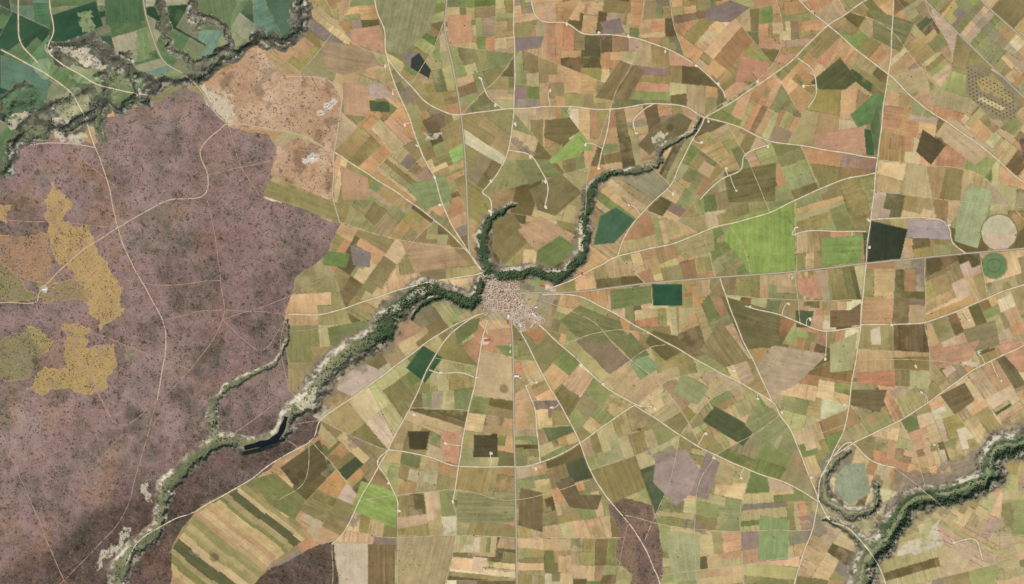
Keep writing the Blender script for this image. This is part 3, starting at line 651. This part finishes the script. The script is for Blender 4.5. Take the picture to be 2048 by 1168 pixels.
def flatribbon(name,pts,ws,mat,z):
    s=smooth(pts,3);t=np.gradient(s,axis=0);t/=np.hypot(t[:,0],t[:,1])[:,None];nn=np.stack([-t[:,1],t[:,0]],1)
    w=np.interp(np.linspace(0,1,len(s)),np.linspace(0,1,len(ws)),ws)*(1+.15*np.sin(np.arange(len(s))*.7));A=s+nn*w[:,None];B=s-nn*w[:,None];n_=len(s)
    vv=np.concatenate([np.stack([(P_[:,0]-1024)*M,(584-P_[:,1])*M,np.full(n_,z)],1) for P_ in (A,B)]);i=np.arange(n_-1)
    return link(bpy.data.objects.new(name,mesh_from(name,vv,np.stack([i,i+1,n_+i+1,n_+i],1),mat)))
mw,n,l,bs=newmat('reservoir_water',.12);bs.inputs['Base Color'].default_value=(.008,.010,.014,1);bs.inputs['Specular IOR Level'].default_value=.1
flatribbon('reservoir_water',RES,[3.5,5.2,6,5.8,5,3.5],mw,zres-2.5)
# ---------------------------------------------------------------- vegetation masses
bmv=np.array([(0,0,1),(.89,0,.45),(.28,.85,.45),(-.72,.53,.45),(-.72,-.53,.45),(.28,-.85,.45),(.72,.53,-.3),(-.28,.85,-.3),(-.89,0,-.3),(-.28,-.85,-.3),(.72,-.53,-.3)])
bmf=np.array([(0,1,2),(0,2,3),(0,3,4),(0,4,5),(0,5,1),(1,6,2),(2,7,3),(3,8,4),(4,9,5),(5,10,1),(6,7,2),(7,8,3),(8,9,4),(9,10,5),(10,6,1)])
def trees(name,dens,n_,smin,smax,mats,hs=1.0,lift=.5,trunk=False):
    p=(dens*(rD>11)).ravel().astype(np.float64);p/=p.sum()
    k=rng.choice(len(p),n_,p=p); x=fx[k]+rng.uniform(-.75,.75,n_);y=fy[k]+rng.uniform(-.75,.75,n_)
    s=rng.uniform(smin,smax,n_)*rng.choice([.7,1,1.25],n_)
    base=np.stack([(x-1024)*M,(584-y)*M,hz(x,y)+s*lift*hs],1)
    v=bmv[None]*rng.uniform(.65,1.25,(n_,11,1))*s[:,None,None]; v[...,2]*=hs; v=v+base[:,None,:]
    fcs=bmf[None]+(np.arange(n_)*11)[:,None,None]; V_=v.reshape(-1,3);F_=fcs.reshape(-1,3); nf=15
    mi=np.repeat(rng.integers(0,len(mats),n_),nf)
    if trunk:
        tb=np.array([(.10,0,0),(-.05,.087,0),(-.05,-.087,0),(.05,0,1),(-.025,.043,1),(-.025,-.043,1)])
        tv=tb[None]*np.stack([s,s,s*.8],1)[:,None,:]+np.stack([base[:,0],base[:,1],base[:,2]-s*lift*hs],1)[:,None,:]
        tf=np.array([(0,1,4),(0,4,3),(1,2,5),(1,5,4),(2,0,3),(2,3,5)])[None]+(len(V_)+np.arange(n_)*6)[:,None,None]
        V_=np.concatenate([V_,tv.reshape(-1,3)]);F_=np.concatenate([F_,tf.reshape(-1,3)]);mi=np.r_[mi,np.full(n_*6,len(mats))]
    me=mesh_from(name,V_,F_,None,3)
    for m_ in mats: me.materials.append(m_)
    if trunk: me.materials.append(M_bark)
    me.polygons.foreach_set('material_index',mi.astype(np.int32))
    return link(bpy.data.objects.new(name,me))
M_bark=simple('bark',(90,74,58))
Lf=[simple('foliage_dark',(72,90,60),.9,.4,.2),simple('foliage_mid',(88,108,68),.9,.4,.2),simple('foliage_olive',(106,110,76),.9,.4,.2)]
Sf=[simple('shrub_foliage_dark',(90,82,68),.9,.3,.1),simple('shrub_foliage_brown',(112,96,82),.9,.3,.1),simple('shrub_foliage_green',(96,94,68),.9,.3,.1)]
dens=g*(np.clip(-nrm,0,1)*1.1+(gT<.45)*1.0*(PX<1600)+.03)*(gT<1.15)*(veg**1.5+.04)*sstep(.35,.6,NG*.6+NC*.4)
trees('riverside_tree_mass',dens,7500,3,7,Lf,1.0,.8,True)
dens=g*(sd>-6)*(gT>1.3)*sstep(.45,.62,NC*.5+NG*.5)*(np.clip(-nrm,0,1)+.15)
trees('escarpment_tree_mass',dens,3200,3,6,[Lf[0],Sf[2],Lf[2]],.9,.7,True)
dens=sh*(sstep(.45,.7,vnoise(PX,PY,18,91,4,.7))**2+.08)*(.5+dk+south*.6)+sa*.2*sstep(.45,.6,NF)
trees('heath_shrub_mass',dens,24000,2.5,5,Sf,.8,.4)
dens=(farm&~SWF)*((e*1.0)*sstep(.5,.65,NB)+.004)*(roadD>3)
trees('hedgerow_tree_mass',dens,2600,2.5,4.5,Lf,1.0,.7,True)
# ---------------------------------------------------------------- buildings
def prism(vs,fs,mi,x0,x1,y0,y1,h,rh,ov,wm,rm):
    o=len(vs)
    vs+= [(x0,y0,0),(x1,y0,0),(x1,y1,0),(x0,y1,0),(x0,y0,h),(x1,y0,h),(x1,y1,h),(x0,y1,h)]
    ym=(y0+y1)/2; vs+=[(x0,ym,h+rh),(x1,ym,h+rh)]
    fs+=[(o,o+1,o+5,o+4),(o+2,o+3,o+7,o+6),(o+1,o+2,o+6,o+9,o+5),(o+3,o,o+4,o+8,o+7)];mi+=[wm]*4
    p=len(vs);sl=rh/((y1-y0)/2)
    vs+=[(x0-ov,y0-ov,h-sl*ov+.15),(x1+ov,y0-ov,h-sl*ov+.15),(x1+ov,ym,h+rh+.15),(x0-ov,ym,h+rh+.15),(x0-ov,y1+ov,h-sl*ov+.15),(x1+ov,y1+ov,h-sl*ov+.15)]
    fs+=[(p,p+1,p+2,p+3),(p+3,p+2,p+5,p+4)];mi+=[rm]*2
def win(vs,fs,mi,x,y,z,w,h,m_,dy):
    o=len(vs);vs+=[(x-w/2,y+dy,z),(x+w/2,y+dy,z),(x+w/2,y+dy,z+h),(x-w/2,y+dy,z+h)];fs.append((o,o+1,o+2,o+3) if dy<0 else (o+3,o+2,o+1,o));mi.append(m_)
M_glass=simple('window_glass',(60,66,72),.3);M_door=simple('door_wood',(110,78,52))
def housemesh(name,w,d,h,rh,wallc,roofc,chim=True):
    vs=[];fs=[];mi=[]
    prism(vs,fs,mi,-w/2,w/2,-d/2,d/2,h,rh,.5,0,1)
    for sy,dy in ((-d/2,-.05),(d/2,.05)):
        for fl in range(max(1,int(h/3))):
            for x in np.linspace(-w/2+1.8,w/2-1.8,max(2,int(w/3.5))):
                win(vs,fs,mi,float(x),sy,1.0+fl*2.8,1.1,1.3,2,dy)
    win(vs,fs,mi,0.2,-d/2,.02,1.1,2.1,3,-.09)
    if chim:
        o=len(vs);x,y=w*.25,d*.12
        vs+=[(x+a,y+b_,z) for z in (h,h+rh+.9) for a,b_ in ((0,0),(.8,0),(.8,.8),(0,.8))]
        fs+=[(o,o+1,o+5,o+4),(o+1,o+2,o+6,o+5),(o+2,o+3,o+7,o+6),(o+3,o,o+4,o+7),(o+4,o+5,o+6,o+7)];mi+=[0]*5
    me=bpy.data.meshes.new(name);me.from_pydata(vs,[],fs)
    for m_ in (wallc,roofc,M_glass,M_door): me.materials.append(m_)
    for p_,k in zip(me.polygons,mi): p_.material_index=k
    return me
walls=[simple('plaster_wall',(214,198,172)),simple('stone_wall',(186,164,134)),simple('white_wall',(232,226,214))]
roofs=[simple('clay_tile_roof',(196,150,120),.85,.4,.3),simple('faded_tile_roof',(210,178,150),.85,.4,.3),simple('old_tile_roof',(174,140,116),.85,.4,.3),simple('pale_sheet_roof',(230,222,210),.7,.2,.3)]
HM=[housemesh('house_mesh',random.uniform(9,16),random.uniform(8,12),random.choice([4,6.2,7]),2.2,walls[i%3],roofs[[0,1,2,3,1,0,0,1][i]]) for i in range(8)]
nh=0
seeds=np.array([(random.uniform(955,1095),random.uniform(545,668)) for _ in range(95)])
yy=548.0
while yy<668:
    xx=955.0
    while xx<1098:
        x=xx+random.uniform(-1.0,1.0);y=yy+random.uniform(-.9,.9)
        if inpoly(VILL,np.array([[x]]),np.array([[y]]))[0,0]:
            dd=np.hypot(seeds[:,0]-x,seeds[:,1]-y);o_=np.argsort(dd);gap=dd[o_[1]]-dd[o_[0]]
            core=x<1042 and y<624
            if gap>1.5 and random.random()<(.93 if core else .5):
                sdx=o_[0];a=(sdx*1.7)%1.57 if core else -.7
                ob=bpy.data.objects.new('village_house',HM[random.randrange(8)]);ob.location=((x-1024)*M,(584-y)*M,float(hz(x,y))-.3)
                ob.rotation_euler=(0,0,a+random.choice([0,math.pi/2])+random.gauss(0,.08));ob.scale=(random.uniform(.7,1.25),random.uniform(.75,1.05),1);link(ob);nh+=1
        xx+=2.9
    yy+=2.7
print('houses',nh)
red=simple('red_sheet_roof',(206,92,74),.6,.15,.2);gry=simple('grey_sheet_roof',(190,186,180),.6,.2,.2)
def shed(x,y,w,d,ang,rc,name='warehouse'):
    ob=bpy.data.objects.new(name,housemesh(name+'_mesh',w,d,6,2.5,walls[2],rc,False));ob.location=((x-1024)*M,(584-y)*M,float(hz(x,y))-.2);ob.rotation_euler=(0,0,ang);link(ob)
for a in [(1086,573,44,18,-.3,red),(1100,580,30,14,-.2,roofs[1]),(975,681,60,20,.1,red),(1165,548,16,26,0,red),(1020,690,30,18,1.5,gry),(1020,703,24,14,1.5,roofs[3]),(1033,752,50,22,0,roofs[3]),(1040,755,24,14,0,gry),(1583,555,34,20,1.4,roofs[1]),(1625,22,36,18,-.6,roofs[1]),(1632,30,34,16,-.6,roofs[0]),
 (1068,630,60,18,-.7,roofs[3]),(1076,637,50,16,-.7,gry),(1062,640,40,14,-.7,roofs[0]),(1050,628,44,16,-.9,roofs[1]),(1040,650,40,14,-1.2,roofs[3]),(1046,658,36,12,-1.2,gry),(1016,633,40,20,1.5,roofs[3]),(1017,645,34,18,1.5,red),(972,628,34,14,.4,roofs[1]),(966,618,26,12,.9,roofs[0]),
 (88,578,40,16,.1,roofs[3]),(97,584,26,12,.1,simple('blue_sheet_roof',(110,130,160))),(107,574,20,12,.6,roofs[0]),(655,212,26,14,.6,roofs[3]),(624,316,34,22,.2,roofs[3]),(642,228,22,14,.2,roofs[1]),(1500,612,20,12,0,roofs[3]),(1060,600,24,14,.2,roofs[0]),(1072,614,26,14,.2,roofs[3])]:
    shed(*a)
vs=[];fs=[];mi=[]
prism(vs,fs,mi,-20,20,-7,7,12,4,.6,0,1);prism(vs,fs,mi,-6,6,-13,13,10,3,.6,0,1)
prism(vs,fs,mi,20,27,-3.5,3.5,24,3,.3,0,1)
for sx in (-3.6,3.6): win(vs,fs,mi,23.5,sx,19,2,3.5,2,-.06 if sx<0 else .06)
for x in (-15,-10,10,15): win(vs,fs,mi,x,-7,5,1.4,4,2,-.05)
me=bpy.data.meshes.new('village_church');me.from_pydata(vs,[],fs)
for m_ in (walls[1],roofs[0],M_glass): me.materials.append(m_)
for p_,k in zip(me.polygons,mi): p_.material_index=k
ob=bpy.data.objects.new('village_church',me);ob.location=((1003-1024)*M,(584-586)*M,float(hz(1003,586)));ob.rotation_euler=(0,0,.1);link(ob)
vs=[];fs=[]
for i in range(13):
    for j in range(9):
        if 3<=j<=4 and 2<i<9: continue
        x=1936+i*7.4+j*0.6;y=136+i*4.4+j*7.5
        if not inpoly(DEP,np.array([[x]]),np.array([[y]]))[0,0]: continue
        o=len(vs);X_,Y_,Z_=(x-1024)*M,(584-y)*M,float(hz(x,y))
        for k in range(8): vs.append((X_+7.5*math.cos(k*.785),Y_+7.5*math.sin(k*.785),Z_))
        for k in range(8): vs.append((X_+4*math.cos(k*.785),Y_+4*math.sin(k*.785),Z_+4))
        fs+=[(o+k,o+(k+1)%8,o+8+(k+1)%8,o+8+k) for k in range(8)]+[tuple(range(o+8,o+16))]
me=bpy.data.meshes.new('storage_mounds');me.from_pydata(vs,[],fs);me.materials.append(simple('mound_grass',(92,88,74)));link(bpy.data.objects.new('storage_mounds',me))
# ---------------------------------------------------------------- wind turbines
M_white=simple('turbine_white_paint',(236,236,232),.5,.03)
vs=[];fs=[];H0=78
def ringc(c,r,n_,ax='z'):
    o=len(vs)
    for k in range(n_):
        a=2*math.pi*k/n_
        vs.append((c[0]+r*math.cos(a),c[1]+r*math.sin(a),c[2]) if ax=='z' else (c[0]+r*math.cos(a),c[1],c[2]+r*math.sin(a)))
    return o
a0=ringc((0,0,0),2.4,12);a1=ringc((0,0,H0),1.3,12)
fs+=[(a0+k,a0+(k+1)%12,a1+(k+1)%12,a1+k) for k in range(12)]+[tuple(range(a1,a1+12))]
prev=None
for yv,r in ((6,1.2),(5,1.9),(-3,2.0),(-4,1.6),(-6,1.3),(-7.2,.3)):
    c=ringc((0,yv,H0+1.6),r,10,'y')
    if prev is not None: fs+=[(prev+k,prev+(k+1)%10,c+(k+1)%10,c+k) for k in range(10)]
    else: fs.append(tuple(range(c,c+10)))
    prev=c
fs.append(tuple(range(prev,prev+10)))
for bi in range(3):
    an=math.radians(90+120*bi+20);prev=None
    for rr,ch,th in ((1,.8,.8),(5,1.8,.6),(9,1.9,.4),(22,1.2,.25),(34,.7,.15),(40,.2,.05)):
        c=len(vs)
        for (u_,t_) in ((-ch*.4,0),(0,th),(ch,0),(0,-th)):
            x=rr*math.cos(an)-u_*math.sin(an);z=rr*math.sin(an)+u_*math.cos(an);vs.append((x,-5.2+t_,H0+1.6+z))
        if prev is not None: fs+=[(prev+k,prev+(k+1)%4,c+(k+1)%4,c+k) for k in range(4)]
        prev=c
    fs.append((prev,prev+1,prev+2,prev+3))
me=bpy.data.meshes.new('wind_turbine_mesh');me.from_pydata(vs,[],fs);me.materials.append(M_white)
TB=[(770,130),(785,185),(808,248),(832,290),(868,353),(878,408),(958,155),(990,208),(1100,178),(1133,45),(1195,65),(1255,70),(1330,100),(1390,130),(1435,165),(1515,160),(1605,170),(1140,232),(1030,245),(1415,240),(1400,285),(1535,290),(1170,287),(1270,265),(1345,385),(1060,310),(980,360),(978,420),(1090,360),(1090,412),(1195,335),(1255,408),(1470,380),(1450,335),(1590,455),(1735,438),(1738,492),(1575,605),(1620,635),(1780,650),(1650,715),(1465,740),(1160,728),(1203,768),(1308,815),(1515,795),(1562,822),(1685,810),(1620,955),(1100,815),(1070,765),(950,755),(878,745),(825,828),(888,885),(980,905),(1070,935),(905,1000),(795,1020),(755,920),(775,965),(1410,865),(1425,915),(1480,955),(1865,890),(1955,705),(2000,760),(1840,785),(1830,730),(1935,640),(1895,450),(1905,1085)]
allroad=np.concatenate([smooth(L,4) for L in PAVED+ROADS]); spurs=[];pv=[];pf=[]
for (x,y) in TB:
    ob=bpy.data.objects.new('wind_turbine',me);ob.location=((x-1024)*M,(584-y)*M,float(hz(x,y)));ob.rotation_euler=(0,0,math.radians(50+random.uniform(-15,15)));link(ob)
    dd=np.hypot(allroad[:,0]-x,allroad[:,1]-y);k=np.argmin(dd)
    if 6<dd[k]<60:
        mx=(x+allroad[k,0])/2+random.uniform(-5,5);my=(y+allroad[k,1])/2+random.uniform(-5,5);spurs.append([(x,y),(mx,my),tuple(allroad[k])])
    a=random.choice([0,.5,1,1.4]);o=len(pv);n_=10;sx,sy=random.uniform(3.2,5.5),random.uniform(2,3);px_,py_=x+3*math.cos(a),y+3*math.sin(a)
    ring=[]
    for k in range(n_):
        t=2*math.pi*k/n_;q=random.uniform(.6,1.15);u_=sx*q*math.cos(t);v_=sy*q*math.sin(t);ring.append((px_+u_*math.cos(a)-v_*math.sin(a),py_+u_*math.sin(a)+v_*math.cos(a)))
    zt=max(float(hz(r[0],r[1])) for r in ring)+1.3
    pv+=[((r[0]-1024)*M,(584-r[1])*M,zt) for r in ring];pf.append(tuple(range(o+n_-1,o-1,-1)))
ribbon('turbine_access_track',spurs,1.4,M_dirt,.7)
mp_=bpy.data.meshes.new('gravel_crane_pad');mp_.from_pydata(pv,[],pf);mp_.materials.append(simple('pale_gravel_pad',(234,218,188)));link(bpy.data.objects.new('gravel_crane_pad',mp_))
# ---------------------------------------------------------------- light and camera
az,el=math.radians(142),math.radians(46)
sun=bpy.data.lights.new('sun','SUN');sun.energy=4.6;sun.angle=math.radians(.5);sun.color=(1,.96,.9)
so=link(bpy.data.objects.new('sun',sun));dvec=Vector((math.sin(az)*math.cos(el),math.cos(az)*math.cos(el),math.sin(el)));so.rotation_euler=dvec.to_track_quat('Z','Y').to_euler()
w=bpy.data.worlds.new('World');scene.world=w;w.use_nodes=True;nt=w.node_tree;sk=nt.nodes.new('ShaderNodeTexSky');sk.sky_type='NISHITA';sk.sun_disc=False;sk.sun_elevation=el;sk.sun_rotation=az
bg=nt.nodes['Background'];bg.inputs[1].default_value=.13;nt.links.new(sk.outputs[0],bg.inputs[0])
cam=bpy.data.cameras.new('camera');co=link(bpy.data.objects.new('camera',cam));co.location=(0,0,30000);cam.sensor_width=36;cam.lens=36*30000/10240;cam.clip_start=100;cam.clip_end=200000;scene.camera=co
scene.view_settings.view_transform='Standard';scene.view_settings.look='None';scene.view_settings.exposure=0
